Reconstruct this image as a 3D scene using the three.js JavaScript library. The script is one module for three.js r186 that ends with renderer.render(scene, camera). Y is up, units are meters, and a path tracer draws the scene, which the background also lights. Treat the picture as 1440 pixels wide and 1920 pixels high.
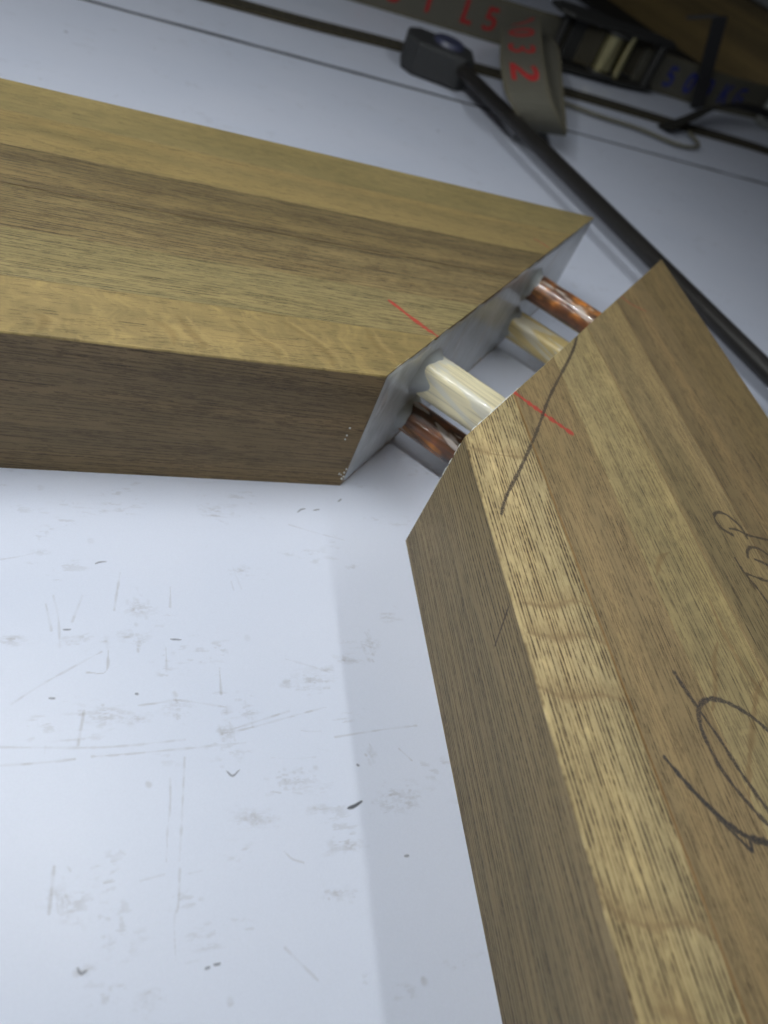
import * as THREE from 'three';
import { RoundedBoxGeometry } from 'three/addons/geometries/RoundedBoxGeometry.js';
import { mergeGeometries } from 'three/addons/utils/BufferGeometryUtils.js';
import { RectAreaLightUniformsLib } from 'three/addons/lights/RectAreaLightUniformsLib.js';

// ---------------------------------------------------------------- camera, light, exposure
const U = 0.15;                                   // one unit of measure = width of an oak bar (15 cm)
const scene = new THREE.Scene();
scene.background = new THREE.Color().setRGB(0.014, 0.015, 0.017);   // dim workshop air round the bench
const camera = new THREE.PerspectiveCamera(70.12, 768 / 1024, 0.01, 20);
camera.rotation.order = 'YXZ';
camera.position.set(-0.08971, 0.19381, 0.17308);
camera.rotation.set(-0.78963, -0.57765, 0.47224);
camera.focus = 0.215; camera.userData.fStop = 11;
const renderer = new THREE.WebGLRenderer({ antialias: true });
renderer.toneMapping = THREE.LinearToneMapping;
renderer.toneMappingExposure = 0.82;
renderer.shadowMap.enabled = true;
RectAreaLightUniformsLib.init();

const tag = (o, label, category, group, kind) => {
  if (label) o.userData.label = label;
  if (category) o.userData.category = category;
  if (group) o.userData.group = group;
  if (kind) o.userData.kind = kind;
  return o;
};
const mesh = (name, geo, mat, parent = scene) => {
  const m = new THREE.Mesh(geo, mat); m.name = name; m.castShadow = m.receiveShadow = true; parent.add(m); return m;
};
const group = (name, x = 0, y = 0, z = 0) => { const g = new THREE.Group(); g.name = name; g.position.set(x, y, z); scene.add(g); return g; };
const std = (o) => new THREE.MeshStandardMaterial(o);
const phy = (o) => new THREE.MeshPhysicalMaterial(o);
const lin = (r, g, b) => new THREE.Color().setRGB(r, g, b);

// --- lamps of the workshop (all above the frame)
function panelLamp(name, label, pos, target, w, h, nits, color, hood = 0) {
  const g = group(name, ...pos); g.lookAt(...target);               // +z of the group looks at the target
  const body = new RoundedBoxGeometry(w + 0.02, h + 0.02, 0.018, 2, 0.004); body.translate(0, 0, -0.011);
  mesh('housing', body, std({ color: lin(0.6, 0.6, 0.6), roughness: 0.5 }), g);
  mesh('diffuser', new THREE.BoxGeometry(w, h, 0.002), std({ color: lin(0.8, 0.8, 0.8), emissive: color, emissiveIntensity: 0.9, roughness: 0.6 }), g);
  const l = new THREE.RectAreaLight(color, nits, w, h);
  l.position.set(0, 0, 0.003); l.rotation.y = Math.PI; l.name = 'light'; g.add(l);
  if (hood) for (const [x, y, a, b] of [[0, h / 2 + 0.012, w + 0.028, 0.004], [0, -h / 2 - 0.012, w + 0.028, 0.004], [w / 2 + 0.012, 0, 0.004, h + 0.02], [-w / 2 - 0.012, 0, 0.004, h + 0.02]]) {
    const p = new THREE.BoxGeometry(a, b, hood); p.translate(x, y, hood / 2 - 0.004); mesh('added_hood_wall', p, std({ color: lin(0.05, 0.05, 0.05), roughness: 0.8 }), g);
  }
  tag(g, label, 'lamp');
}
const COOL = lin(0.95, 0.985, 1.0);
panelLamp('led_tube_lamp', 'slim LED tube lamp above the bench beyond the marked oak bar', [0.285, 0.52, 0.0], [0.02, 0.03, -0.021], 0.54, 0.016, 28, COOL);
panelLamp('led_tube_lamp_001', 'slim LED tube lamp above the bench on the side of the unmarked oak bar', [-0.50, 0.58, -0.10], [0.0, 0.0, -0.06], 0.32, 0.03, 56, COOL);
// bars of single LEDs: their rows of dots show in the wet dowels
function ledBar(name, label, pos, target, turn, n, step, cd, hood = 0) {
  const g = group(name, ...pos); g.up.set(0, 1, 0.001); g.lookAt(...target); g.rotateZ(turn);
  const w = n * step + 0.02, m = std({ color: lin(0.6, 0.6, 0.6), roughness: 0.5 }), dark = std({ color: lin(0.05, 0.05, 0.05), roughness: 0.8 });
  mesh('strip_profile', new THREE.BoxGeometry(w, hood ? 0.06 : 0.014, 0.006), m, g);
  if (hood) for (const [x, y, a, b] of [[0, 0.032, w + 0.004, 0.003], [0, -0.032, w + 0.004, 0.003], [w / 2 + 0.002, 0, 0.003, 0.06], [-w / 2 - 0.002, 0, 0.003, 0.06]]) { const p = new THREE.BoxGeometry(a, b, hood); p.translate(x, y, hood / 2 - 0.003); mesh('added_hood_wall', p, dark, g); }  // hood added to cut sideways light and keep the background and corners dark
  const chip = new THREE.BoxGeometry(0.006, 0.006, 0.003), cm = std({ color: lin(0.9, 0.9, 0.9), emissive: lin(0.95, 0.985, 1), emissiveIntensity: 60 });
  for (let i = 0; i < n; i++) {
    const x = (i - (n - 1) / 2) * step, c = mesh('led_chip', chip, cm, g); c.position.set(x, 0, 0.0046);
    const p = new THREE.PointLight(lin(0.95, 0.985, 1), cd); p.position.set(x, 0, 0.0115);
    p.shadow.radius = 0.17; p.castShadow = true; p.name = 'light'; g.add(p);
  }
  tag(g, label, 'lamp');
}
ledBar('led_bar_lamp', 'bar of single white LEDs hanging over the oak joint, with a hood added to trim its light', [-0.12, 0.38, -0.02], [-0.105, 0, -0.02], Math.PI * 0.75, 12, 0.018, 0.0185, 0.022);
ledBar('led_strip', 'row of small white LEDs on an open aluminium strip', [-0.59, 0.52, 0.43], [0.06, 0, -0.05], 0, 16, 0.018, 0.008);

// ---------------------------------------------------------------- pen marks, grain figures and scuffs (places on the bars and the bench, in bar widths)
const redA=[[[0.077,-0.288],[0.102,-0.238],[0.14,-0.207],[0.175,-0.17]],[[0.679,-0.75],[0.699,-0.735],[0.716,-0.714]]];
const redB=[[[0.167,-0.182],[0.217,-0.131],[0.269,-0.1],[0.288,-0.065]],[[0.695,-0.738],[0.718,-0.705],[0.766,-0.68]]];
const pencil=[[[0.446,-0.467],[0.411,-0.401],[0.266,-0.182],[0.188,-0.048],[0.111,0.074],[0.057,0.154],[0.032,0.203]],[[0.616,0.19],[0.595,0.175],[0.588,0.154],[0.593,0.136],[0.609,0.126],[0.629,0.129],[0.646,0.147],[0.656,0.167],[0.655,0.196]],[[0.617,0.172],[0.638,0.173],[0.662,0.185],[0.716,0.194],[0.752,0.2]],[[0.625,0.25],[0.632,0.235],[0.649,0.221],[0.67,0.222],[0.689,0.238],[0.7,0.262],[0.683,0.281],[0.671,0.268],[0.659,0.26],[0.642,0.254]],[[0.585,0.256],[0.589,0.289],[0.601,0.328],[0.61,0.367],[0.616,0.396]],[[0.596,0.296],[0.616,0.303],[0.644,0.311],[0.672,0.317]]];
const pencil2=[[[0.289,0.535],[0.296,0.563],[0.308,0.604],[0.325,0.657],[0.341,0.718],[0.36,0.773],[0.372,0.806]],[[0.464,0.67],[0.442,0.641],[0.419,0.615],[0.392,0.596],[0.365,0.585],[0.339,0.584],[0.318,0.593],[0.305,0.608],[0.296,0.635],[0.295,0.664],[0.3,0.703],[0.314,0.741],[0.331,0.772],[0.347,0.795],[0.367,0.821]]];
const marker=[[[0.196,0.686],[0.21,0.712],[0.228,0.742],[0.25,0.772],[0.271,0.795],[0.295,0.812],[0.316,0.819],[0.33,0.822],[0.364,0.826]],[[0.253,0.782],[0.272,0.807],[0.292,0.831],[0.296,0.821],[0.296,0.813]]];
const streak=[[[0.423,0.468],[0.396,0.504],[0.364,0.568],[0.338,0.604]],[[0.494,0.54],[0.458,0.571],[0.417,0.627],[0.364,0.701],[0.332,0.755]],[[0.455,0.372],[0.45,0.445],[0.456,0.512],[0.473,0.576]],[[0.349,0.32],[0.38,0.275],[0.41,0.257]]];
const rayB=[[[0.011,0.466],[0.045,0.471],[0.076,0.474],[0.112,0.466],[0.143,0.471],[0.163,0.481]],[[0.002,0.567],[0.031,0.58],[0.065,0.584],[0.12,0.579],[0.161,0.589]],[[0.003,0.869],[0.018,0.895],[0.042,0.909],[0.072,0.917],[0.123,0.916],[0.146,0.924],[0.164,0.943]],[[0.029,1.003],[0.059,1.014],[0.083,1.024],[0.112,1.039]],[[0.02,0.406],[0.075,0.41],[0.133,0.394],[0.168,0.406]],[[0.005,0.028],[0.052,0.038],[0.135,0.036]]];
const rayA=[[[-0.412,-0.113],[-0.375,-0.044],[-0.365,-0.029],[-0.382,-0.014]],[[-0.303,-0.128],[-0.258,-0.076],[-0.222,-0.048],[-0.214,-0.02]],[[-0.191,-0.143],[-0.133,-0.091],[-0.1,-0.044],[-0.099,-0.014]],[[-0.46,-0.093],[-0.426,-0.059],[-0.423,-0.018]],[[-0.67,-0.063],[-0.652,-0.051],[-0.659,-0.018]],[[0.005,-0.157],[0.019,-0.103],[0.039,-0.079]]];
const scr=[[[-0.705,0.613],[-0.582,0.625],[-0.527,0.628],[-0.411,0.626]],[[-0.564,0.642],[-0.518,0.643],[-0.412,0.642],[-0.304,0.641]],[[-0.694,0.538],[-0.647,0.503],[-0.552,0.444]],[[-0.344,0.621],[-0.285,0.612],[-0.216,0.598],[-0.138,0.583]],[[-0.439,0.693],[-0.441,0.739],[-0.447,0.781],[-0.45,0.825]],[[-0.413,0.658],[-0.422,0.751],[-0.43,0.826]],[[-0.43,0.839],[-0.436,0.895],[-0.441,0.906],[-0.443,0.964]],[[-0.615,0.81],[-0.619,0.874]],[[-0.149,0.13],[-0.083,0.153],[-0.022,0.171]],[[-0.639,0.32],[-0.629,0.365],[-0.623,0.432]],[[-0.651,0.339],[-0.639,0.396]],[[-0.588,0.32],[-0.604,0.378]],[[-0.488,0.555],[-0.448,0.552],[-0.427,0.549],[-0.334,0.569]],[[-0.543,0.843],[-0.529,0.843]],[[-0.491,0.848],[-0.454,0.844]],[[-0.416,0.848],[-0.395,0.847]],[[-0.258,0.836],[-0.247,0.849],[-0.228,0.858]],[[-0.132,0.645],[-0.022,0.638],[0.042,0.636]],[[-0.214,0.586],[-0.328,0.614]],[[-0.576,0.485],[-0.545,0.486],[-0.54,0.442]],[[-0.519,0.266],[-0.53,0.354]],[[-0.338,0.488],[-0.34,0.542]],[[-0.205,0.475],[-0.165,0.49],[-0.119,0.509]],[[-0.346,0.109],[-0.307,0.111]],[[-0.702,0.644],[-0.639,0.645],[-0.591,0.644]],[[-0.52,0.8],[-0.512,0.806]],[[-0.007,0.679],[0.014,0.705]],[[-0.277,0.977],[-0.232,1.029]],[[-0.737,0.237],[-0.697,0.227],[-0.667,0.215]],[[-0.422,0.301],[-0.425,0.349]],[[-0.587,0.621],[-0.579,0.559]],[[-0.436,0.44],[-0.437,0.489]]];
const dark=[[[-0.132,0.779],[-0.121,0.777],[-0.104,0.77]],[[-0.566,0.245],[-0.558,0.241],[-0.545,0.239]],[[-0.619,0.395],[-0.606,0.395]],[[-0.427,0.422],[-0.408,0.424]],[[-0.123,0.092],[-0.113,0.083],[-0.103,0.08]],[[-0.342,0.69],[-0.333,0.699],[-0.32,0.69]],[[-0.044,0.873],[-0.036,0.873]],[[-0.099,0.702],[-0.096,0.704]],[[-0.578,0.951],[-0.573,0.959],[-0.566,0.957]],[[-0.4,0.984],[-0.394,0.983]],[[-0.387,0.981],[-0.378,0.981]],[[-0.014,0.053],[-0.004,0.044]],[[-0.082,0.084],[-0.067,0.08]],[[-0.636,0.531],[-0.627,0.532]],[[-0.493,0.532],[-0.489,0.533]]];
const smu=[[-0.706,0.414,0.035],[-0.6,0.418,0.03],[-0.67,0.218,0.02],[-0.319,0.099,0.05],[-0.292,0.58,0.03],[-0.335,0.577,0.015],[-0.551,0.569,0.05],[-0.498,0.579,0.04],[-0.423,0.565,0.04],[-0.158,0.523,0.06],[-0.206,0.529,0.02],[-0.124,0.504,0.02],[-0.076,0.481,0.04],[-0.023,0.446,0.04],[-0.485,0.348,0.05],[-0.22,0.719,0.06],[-0.303,0.775,0.05],[-0.283,0.78,0.02],[-0.188,0.774,0.025],[-0.147,0.841,0.035],[-0.338,0.614,0.03],[-0.177,0.915,0.03],[-0.483,1.012,0.03],[-0.483,1.001,0.02],[-0.571,0.956,0.02],[-0.486,0.424,0.02],[-0.545,0.421,0.015],[-0.069,0.682,0.02],[-0.032,0.777,0.06],[-0.512,0.409,0.02],[-0.613,0.415,0.02],[-0.276,0.257,0.03],[-0.023,0.247,0.02],[-0.596,0.854,0.05]];
const spk=[[-0.723,-2.384],[0.288,-3.235],[1.196,-3.248],[2.151,-1.604],[2.157,-2.379],[0.962,-2.377],[0.836,-0.209],[2.542,-1.816],[2.197,-1.856],[1.059,0.037]];

// ---------------------------------------------------------------- noise
let seed = 7;
const rnd = () => { seed = (seed * 1664525 + 1013904223) >>> 0; return seed / 4294967296; };
const PT = new Float32Array(65536); for (let i = 0; i < 65536; i++) PT[i] = rnd() * 2 - 1;
const PI_ = new Uint16Array(131072); { for (let i = 0; i < 65536; i++) PI_[i] = i; for (let i = 65535; i > 0; i--) { const j = (rnd() * (i + 1)) | 0; const t = PI_[i]; PI_[i] = PI_[j]; PI_[j] = t; } for (let i = 0; i < 65536; i++) PI_[i + 65536] = PI_[i]; }
const hash = (x, y) => PT[PI_[(PI_[x & 65535] + y) & 65535]];
function vn(x, y) {                                // value noise, -1 .. 1
  const xi = Math.floor(x), yi = Math.floor(y); let fx = x - xi, fy = y - yi;
  fx = fx * fx * (3 - 2 * fx); fy = fy * fy * (3 - 2 * fy);
  const a = hash(xi, yi), b = hash(xi + 1, yi), c = hash(xi, yi + 1), d = hash(xi + 1, yi + 1);
  return a + (b - a) * fx + (c - a + (a - b - c + d) * fx) * fy;
}
const fbm = (x, y, n = 3) => { let s = 0, a = 0.55; for (let i = 0; i < n; i++) { s += a * vn(x, y); x = x * 2.03 + 17.3; y = y * 2.03 + 9.1; a *= 0.5; } return s; };
const sst = (a, b, x) => { x = Math.min(1, Math.max(0, (x - a) / (b - a))); return x * x * (3 - 2 * x); };
const clamp = (x, a = 0, b = 1) => Math.min(b, Math.max(a, x));
function dataTex(w, h, data, srgb, wrap = THREE.ClampToEdgeWrapping) {
  const t = new THREE.DataTexture(data, w, h, THREE.RGBAFormat); t.magFilter = THREE.LinearFilter; t.minFilter = THREE.LinearMipmapLinearFilter; t.generateMipmaps = true;
  t.wrapS = t.wrapT = wrap; if (srgb) t.colorSpace = THREE.SRGBColorSpace; t.needsUpdate = true; return t;
}
// a mask of pen, pencil and grain strokes: polylines in metres-like units drawn with soft edges
function strokeMask(w, h, toPx, lines, pxPerUnit) {
  const m = new Float32Array(w * h);
  for (const { pts, wid, s = 1, taper = 0.0, soft = 0.5, rough = 0.25 } of lines) {
    const c = new THREE.CatmullRomCurve3(pts.map(([a, b]) => new THREE.Vector3(a, b, 0)), false, 'centripetal');
    const len = c.getLength(), n = Math.max(8, Math.ceil(len * pxPerUnit * 1.2));
    for (let i = 0; i <= n; i++) {
      const t = i / n, q = c.getPoint(t), [px, py] = toPx(q.x, q.y);
      let r = wid * pxPerUnit * 0.5 * (1 + rough * vn(i * 0.11 + 31 * wid, len * 77)); if (taper) r *= 1 - taper * Math.pow(Math.abs(2 * t - 1), 3);
      const R = Math.ceil(r + 2);
      for (let y = Math.floor(py - R); y <= py + R; y++) for (let x = Math.floor(px - R); x <= px + R; x++) {
        if (x < 0 || y < 0 || x >= w || y >= h) continue;
        const d = Math.hypot(x + 0.5 - px, y + 0.5 - py), v = s * (1 - sst(r * (1 - soft), r * (1 + soft) + 0.4, d)); const k = y * w + x;
        if (v > m[k]) m[k] = v;
      }
    }
  }
  return m;
}

// ---------------------------------------------------------------- oak
// woodAt: colour and height of oak at u (along the grain) and v (across), metres; P are the habits of one stave
const tmp = [0, 0, 0, 0];
const grainWarp = (u, v, s) => 0.0013 * vn(u * 7 + s, v * 50 + s) + 0.003 * vn(u * 2.2 + s, v * 12);
function woodAt(u, v, P, pore = 0) {
  const s = P.seed * 37.7, vv = v + grainWarp(u, v, s) + P.slope * u;
  const ring = fbm(vv * P.rings + s, u * 1.3 + s, 3);                      // broad year bands
  const fine = vn(vv * 800 + s, u * 6 + s) * 0.5 + vn(vv * 1900 + s, u * 14) * 0.5;
  let fleck = 0, cross = 0;
  if (P.fleck) {
    const fu = u + 0.3 * v + 0.0035 * vn(u * 120 + s, v * 180), f = vn(fu * 210 + s, v * 130 + u * 20) + 0.55 * vn(fu * 520 + s, v * 420);
    fleck = sst(0.2, 0.9, f) * P.fleck; cross = vn(fu * 900 + s, v * 260) * P.fleck;
  }
  const dirt = fbm(u * 18 + s, v * 34 + s, 4), tone = fbm(u * 7 + s, vv * 160 + s, 2);
  pore *= 1 - 0.65 * fleck;
  let l = 1 + P.band * ring + (P.fine ?? 0.05) * fine + 0.07 * dirt + 0.09 * fleck + 0.045 * cross;
  if (P.mottle) l *= 1 + P.mottle * fbm(u * 160 + s, v * 330 + s, 3);
  l += (P.tone ?? 0.06) * tone;
  tmp[0] = P.col[0] * l * (1 - 0.58 * pore);
  tmp[1] = P.col[1] * l * (1 - 0.63 * pore) * (1 - 0.012 * ring);
  tmp[2] = P.col[2] * l * (1 - 0.70 * pore) * (1 - 0.03 * ring + 0.03 * dirt);
  tmp[3] = 0.78 - 0.65 * pore + 0.07 * fine + 0.05 * fleck;
  return tmp;
}
// open pores: thousands of fine dashes that follow the grain
function drawPores(mask, w, h, a0, span, tot, b0, b1, bo, P) {
  const s = P.seed * 37.7, mmA = span * 150, mmB = (b1 - b0) * 150, rowPerMm = h / (tot * 150), colPerMm = w / mmA;
  for (const [dens, len, wid, str] of P.pores) {
    const n = Math.round(dens * mmA * mmB);
    for (let i = 0; i < n; i++) {
      const um = rnd() * mmA, vm = rnd() * mmB, u = a0 * U + um / 1000, v = bo * U + vm / 1000;
      const zone = 0.5 + 0.5 * vn((v + grainWarp(u, v, s) + P.slope * u) * (P.zone ?? 300) + s * 2, u * 3 + s);
      if (rnd() > 0.15 + 0.95 * zone * zone * 1.3) continue;
      const l = len * (0.3 + 1.4 * rnd() * rnd() + 0.3 * rnd()), sg = wid * (0.6 + 0.8 * rnd()) * rowPerMm * 0.5, k = str * (0.45 + 0.75 * rnd()), st = Math.max(4, Math.ceil(l * colPerMm * 1.3));
      const w0 = grainWarp(u, v, s), ph = rnd() * 99;
      for (let j = 0; j <= st; j++) {
        const t = j / st, x = Math.floor((um + l * t) * colPerMm); if (x < 0 || x >= w) continue;
        const uu = u + l * t / 1000, dv = -(grainWarp(uu, v, s) - w0) * 1000 - P.slope * l * t + 0.12 * vn(uu * 260 + ph, ph);
        const y = (b0 / tot) * h + (vm + dv) * rowPerMm, f = 1.05 * k * Math.min(1, 6 * t, 6 * (1 - t)) * (0.75 + 0.35 * vn(j * 0.35 + ph, ph)), R = Math.ceil(sg * 2);
        const lo = (b0 / tot) * h, hi = (b1 / tot) * h;
        for (let yy = Math.floor(y - R); yy <= y + R; yy++) { if (yy < lo || yy >= hi || yy < 0 || yy >= h) continue; const d = (yy + 0.5 - y) / (sg + 0.15), q = f * Math.exp(-d * d), kk = yy * w + x; if (q > mask[kk]) mask[kk] = q; }
      }
    }
  }
}
// pores standing in rows a little over a millimetre apart, as in quarter-sawn oak
function drawLanes(mask, w, h, a0, span, tot, b0, b1, P) {
  const mmA = span * 150, mmB = (b1 - b0) * 150, rowPerMm = h / (tot * 150), colPerMm = w / mmA, s = P.seed * 37.7, [step, len, gap, wid, str] = P.lanes, lo = (b0 / tot) * h, hi = (b1 / tot) * h;
  for (let v = 0.2; v < mmB + 1; v += step * (0.55 + 0.9 * rnd())) {
    const lane = rnd() * 999, ls = str * (0.55 + 0.6 * rnd()), lw = wid * (0.7 + 0.7 * rnd()); let u = -rnd() * len;
    while (u < mmA) {
      const l = len * (0.25 + 1.5 * rnd() * rnd() + 0.4 * rnd()), k = ls * (0.6 + 0.5 * rnd()), off = 0.22 * (rnd() - 0.5), n = Math.ceil(l * colPerMm);
      for (let j = 0; j <= n; j++) {
        const t = j / n, um = u + l * t, x = Math.floor(um * colPerMm); if (x < 0 || x >= w) continue;
        const uu = a0 * U + um / 1000, y = lo + (v + off - grainWarp(uu, v / 1000, s) * 700 - P.slope * (um - mmA / 2) + 0.09 * vn(uu * 150 + lane, lane)) * rowPerMm;
        const f = 1.55 * k * Math.min(1, 8 * t, 8 * (1 - t)) * (0.72 + 0.4 * vn(um * 0.9 + lane, 3)), sg = lw * rowPerMm * 0.5 * (1 + 0.4 * vn(um * 0.35, lane)), R = Math.ceil(sg * 2.2 + 1);
        for (let yy = Math.floor(y - R); yy <= y + R; yy++) { if (yy < lo || yy >= hi) continue; const d = (yy + 0.5 - y) / (sg + 0.12), q = f * (Math.exp(-d * d) * 0.9 + 0.12 * Math.exp(-d * d * 0.16)), kk = yy * w + x; if (q > mask[kk]) mask[kk] = q; }
      }
      u += l + gap * (0.2 + 1.6 * rnd());
    }
  }
}
function barAtlas(a0, a1, staves, side, marks) {
  const w = 2048, h = 1280, span = a1 - a0, tot = 1.02 + 0.365;
  const col = new Uint8Array(w * h * 4), bmp = new Uint8Array(w * h * 4), pm = new Float32Array(w * h);
  const ppu = w / span, toPx = (a, b) => [(a - a0) / span * w, b / tot * h], sy = h / tot;
  staves.forEach((P, i) => { drawPores(pm, w, h, a0, span, tot, i / 6, (i + 1) / 6, 0, P); if (P.lanes) drawLanes(pm, w, h, a0, span, tot, i / 6, (i + 1) / 6, P); });
  drawPores(pm, w, h, a0, span, tot, 1.01, tot, 1.01, side); if (side.lanes) drawLanes(pm, w, h, a0, span, tot, 1.01, tot, side);
  const masks = marks.map((m) => ({ ...m, m: strokeMask(w, h, toPx, m.lines, Math.min(ppu, sy)) }));
  for (let y = 0; y < h; y++) {
    const b = (y + 0.5) / h * tot;
    for (let x = 0; x < w; x++) {
      const a = a0 + (x + 0.5) / w * span, k = y * w + x;
      const top = b < 1.01, i = Math.min(5, Math.max(0, Math.floor(b * 6)));
      const c = woodAt(a * U, (top ? b - i / 6 : b) * U, top ? staves[i] : side, Math.min(1, pm[k]));
      let r = c[0], g = c[1], bl = c[2], hh = c[3];
      for (const M of masks) { const v = M.m[k]; if (v > 0.003) { const q = clamp(v * (M.grain ? 0.35 + 0.75 * c[3] + 0.55 * hash(x, y + 977) * M.grain + 0.3 * vn(x * 0.5, y * 0.5) : 1)) * (M.op ?? 1); r += (M.rgb[0] - r) * q; g += (M.rgb[1] - g) * q; bl += (M.rgb[2] - bl) * q; if (M.flat) hh += (0.72 - hh) * v * M.flat; } }
      const n = hash(x * 3 + 11, y * 7 + 5) * 4;
      col[k * 4] = clamp(r + n, 0, 255); col[k * 4 + 1] = clamp(g + n, 0, 255); col[k * 4 + 2] = clamp(bl + n, 0, 255); col[k * 4 + 3] = 255;
      const q = clamp(hh) * 255; bmp[k * 4] = bmp[k * 4 + 1] = bmp[k * 4 + 2] = q; bmp[k * 4 + 3] = 255;
    }
  }
  return { map: dataTex(w, h, col, true), bump: dataTex(w, h, bmp, false), a0, span, tot };
}
// kinds of pores: [dashes per mm2, length mm, width mm, depth of colour]
const OPEN = [[0.08, 18, 0.36, 0.9], [0.5, 5, 0.22, 0.6]], MID = [[0.05, 14, 0.3, 0.8], [0.5, 4.5, 0.2, 0.6]], TIGHT = [[0.02, 9, 0.26, 0.7], [0.4, 4, 0.18, 0.55]], LONG = [[0.035, 70, 0.3, 1.0], [0.03, 25, 0.25, 0.9], [0.2, 5, 0.18, 0.5]];
const stv = (col, seed, o = {}) => ({ col, seed, slope: 0.0, rings: 110, band: 0.10, pores: MID, fleck: 0, mottle: 0.04, ...o });

const H = 0.36078, GX = 0.13813, GZ = 0.16837, PHI = -0.07979, TA = 1.02854, TB = 1.05093;
const L = (pts, wid, o = {}) => ({ pts, wid, ...o });
const jointsA = [], jointsB = [];
for (const k of [1, 2, 3, 4, 5]) { jointsA.push(L([[-2.2, k / 6], [-0.8, k / 6 + 0.0005], [1.05, k / 6]], 0.0018, { s: 0.6 })); jointsB.push(L([[-1.05, k / 6], [0.3, k / 6 + 0.0004], [1.7, k / 6]], k === 1 ? 0.006 : 0.002, { s: k === 1 ? 0.75 : 0.5, soft: 0.8 })); }
const sw = (ls, f) => ls.map((l) => l.map(f));
const onA = ([x, z]) => [x, -z], onB = ([x, z]) => [z, x];

const atlasA = barAtlas(-2.2, 1.06, [
  stv([128, 111, 69], 1, { fleck: 1.0, band: 0.08, pores: TIGHT, mottle: 0.07 }),
  stv([133, 120, 80], 2, { band: 0.07, pores: MID, lanes: [1.2, 24, 6, 0.22, 0.75] }),
  stv([113, 99, 66], 3, { band: 0.14, rings: 140, pores: OPEN, lanes: [1.1, 26, 5, 0.22, 0.85] }),
  stv([111, 96, 63], 4, { band: 0.14, rings: 120, pores: OPEN, lanes: [1.1, 26, 5, 0.22, 0.85] }),
  stv([124, 108, 69], 5, { band: 0.10, pores: TIGHT, mottle: 0.06 }),
  stv([121, 108, 70], 6, { band: 0.08, pores: TIGHT, mottle: 0.08, fleck: 0.2 }),
], stv([133, 112, 77], 7, { band: 0.16, rings: 90, slope: 0.03, pores: MID, lanes: [1.2, 45, 6, 0.2, 0.6] }), [
  { rgb: [92, 70, 40], lines: jointsA, op: 0.7 },
  { rgb: [168, 146, 96], lines: sw(rayA, onA).map((p) => L(p, 0.011, { s: 0.7, soft: 0.9, taper: 0.7, rough: 0.9 })), flat: 0.8, op: 0.5 },
  { rgb: [112, 90, 50], lines: sw(rayA, ([x, z]) => [x - 0.018, -z]).map((p) => L(p, 0.012, { s: 0.6, soft: 0.9, taper: 0.5, rough: 0.6 })), op: 0.6 },
  { rgb: [178, 42, 36], lines: [L([redA[0][0], redA[0][2], redA[0][3]].map(onA), 0.010, { rough: 0.7 }), L(redA[1].map(onA), 0.006, { s: 0.45 })], grain: 1, op: 0.95 },
]);
const atlasB = barAtlas(-1.1, 1.7, [
  stv([172, 154, 111], 11, { fleck: 0.3, band: 0.07, mottle: 0.10, pores: [[0.35, 4, 0.2, 0.4]], lanes: [1.0, 42, 1.6, 0.28, 1.15] }),
  stv([136, 117, 81], 12, { band: 0.10, pores: TIGHT, lanes: [1.0, 30, 6, 0.22, 0.62] }),
  stv([142, 127, 88], 13, { fleck: 0.5, band: 0.08, mottle: 0.09, pores: TIGHT, lanes: [1.0, 30, 6, 0.22, 0.62] }),
  stv([133, 116, 80], 14, { band: 0.16, rings: 130, pores: TIGHT, lanes: [1.0, 30, 6, 0.22, 0.62] }),
  stv([126, 107, 73], 15, { band: 0.18, pores: MID }),
  stv([122, 104, 69], 16, { band: 0.12, pores: MID }),
], stv([134, 118, 86], 17, { band: 0.14, rings: 75, slope: 0.015, pores: [[0.2, 5, 0.18, 0.4]], lanes: [1.1, 110, 2, 0.22, 1.2] }), [
  { rgb: [120, 84, 40], lines: jointsB, op: 0.8 },
  { rgb: [122, 100, 66], lines: sw(rayB, onB).map((p) => L(p, 0.009, { s: 0.85, soft: 1, taper: 0.6, rough: 0.9 })), op: 0.6, flat: 0.3 },
  { rgb: [134, 112, 76], lines: sw(rayB, ([x, z]) => [z - 0.012, x]).map((p) => L(p, 0.026, { s: 0.6, soft: 1, taper: 0.6, rough: 0.9 })), op: 0.45 },
  { rgb: [100, 72, 40], lines: sw(streak, onB).map((p) => L(p, 0.010, { s: 0.8, soft: 0.8, taper: 0.7, rough: 0.6 })), op: 0.5 },
  { rgb: [178, 42, 36], lines: [L([redB[0][0], redB[0][1], redB[0][3]].map(onB), 0.010, { rough: 0.7 }), L(redB[1].map(onB), 0.006, { s: 0.5 })], grain: 1, op: 0.95 },
  { rgb: [44, 36, 30], lines: sw(pencil, onB).map((p, i) => L(p, i ? 0.0065 : 0.0072, { rough: 0.4 })), grain: 1, op: 0.92 },
  { rgb: [42, 36, 36], lines: sw(pencil2, onB).map((p) => L(p, 0.0075, { rough: 0.5 })), grain: 1, op: 0.92 },
  { rgb: [34, 32, 36], lines: sw(marker, onB).map((p, i) => L(p, i ? 0.006 : 0.0095, { rough: 0.4, taper: 0.3 })), grain: 0.35, op: 0.95 },
  { rgb: [62, 48, 34], lines: [L([[0.44, 1.02 + 0.27], [0.405, 1.02 + 0.345]], 0.004, {})], op: 0.8 },
]);

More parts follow.
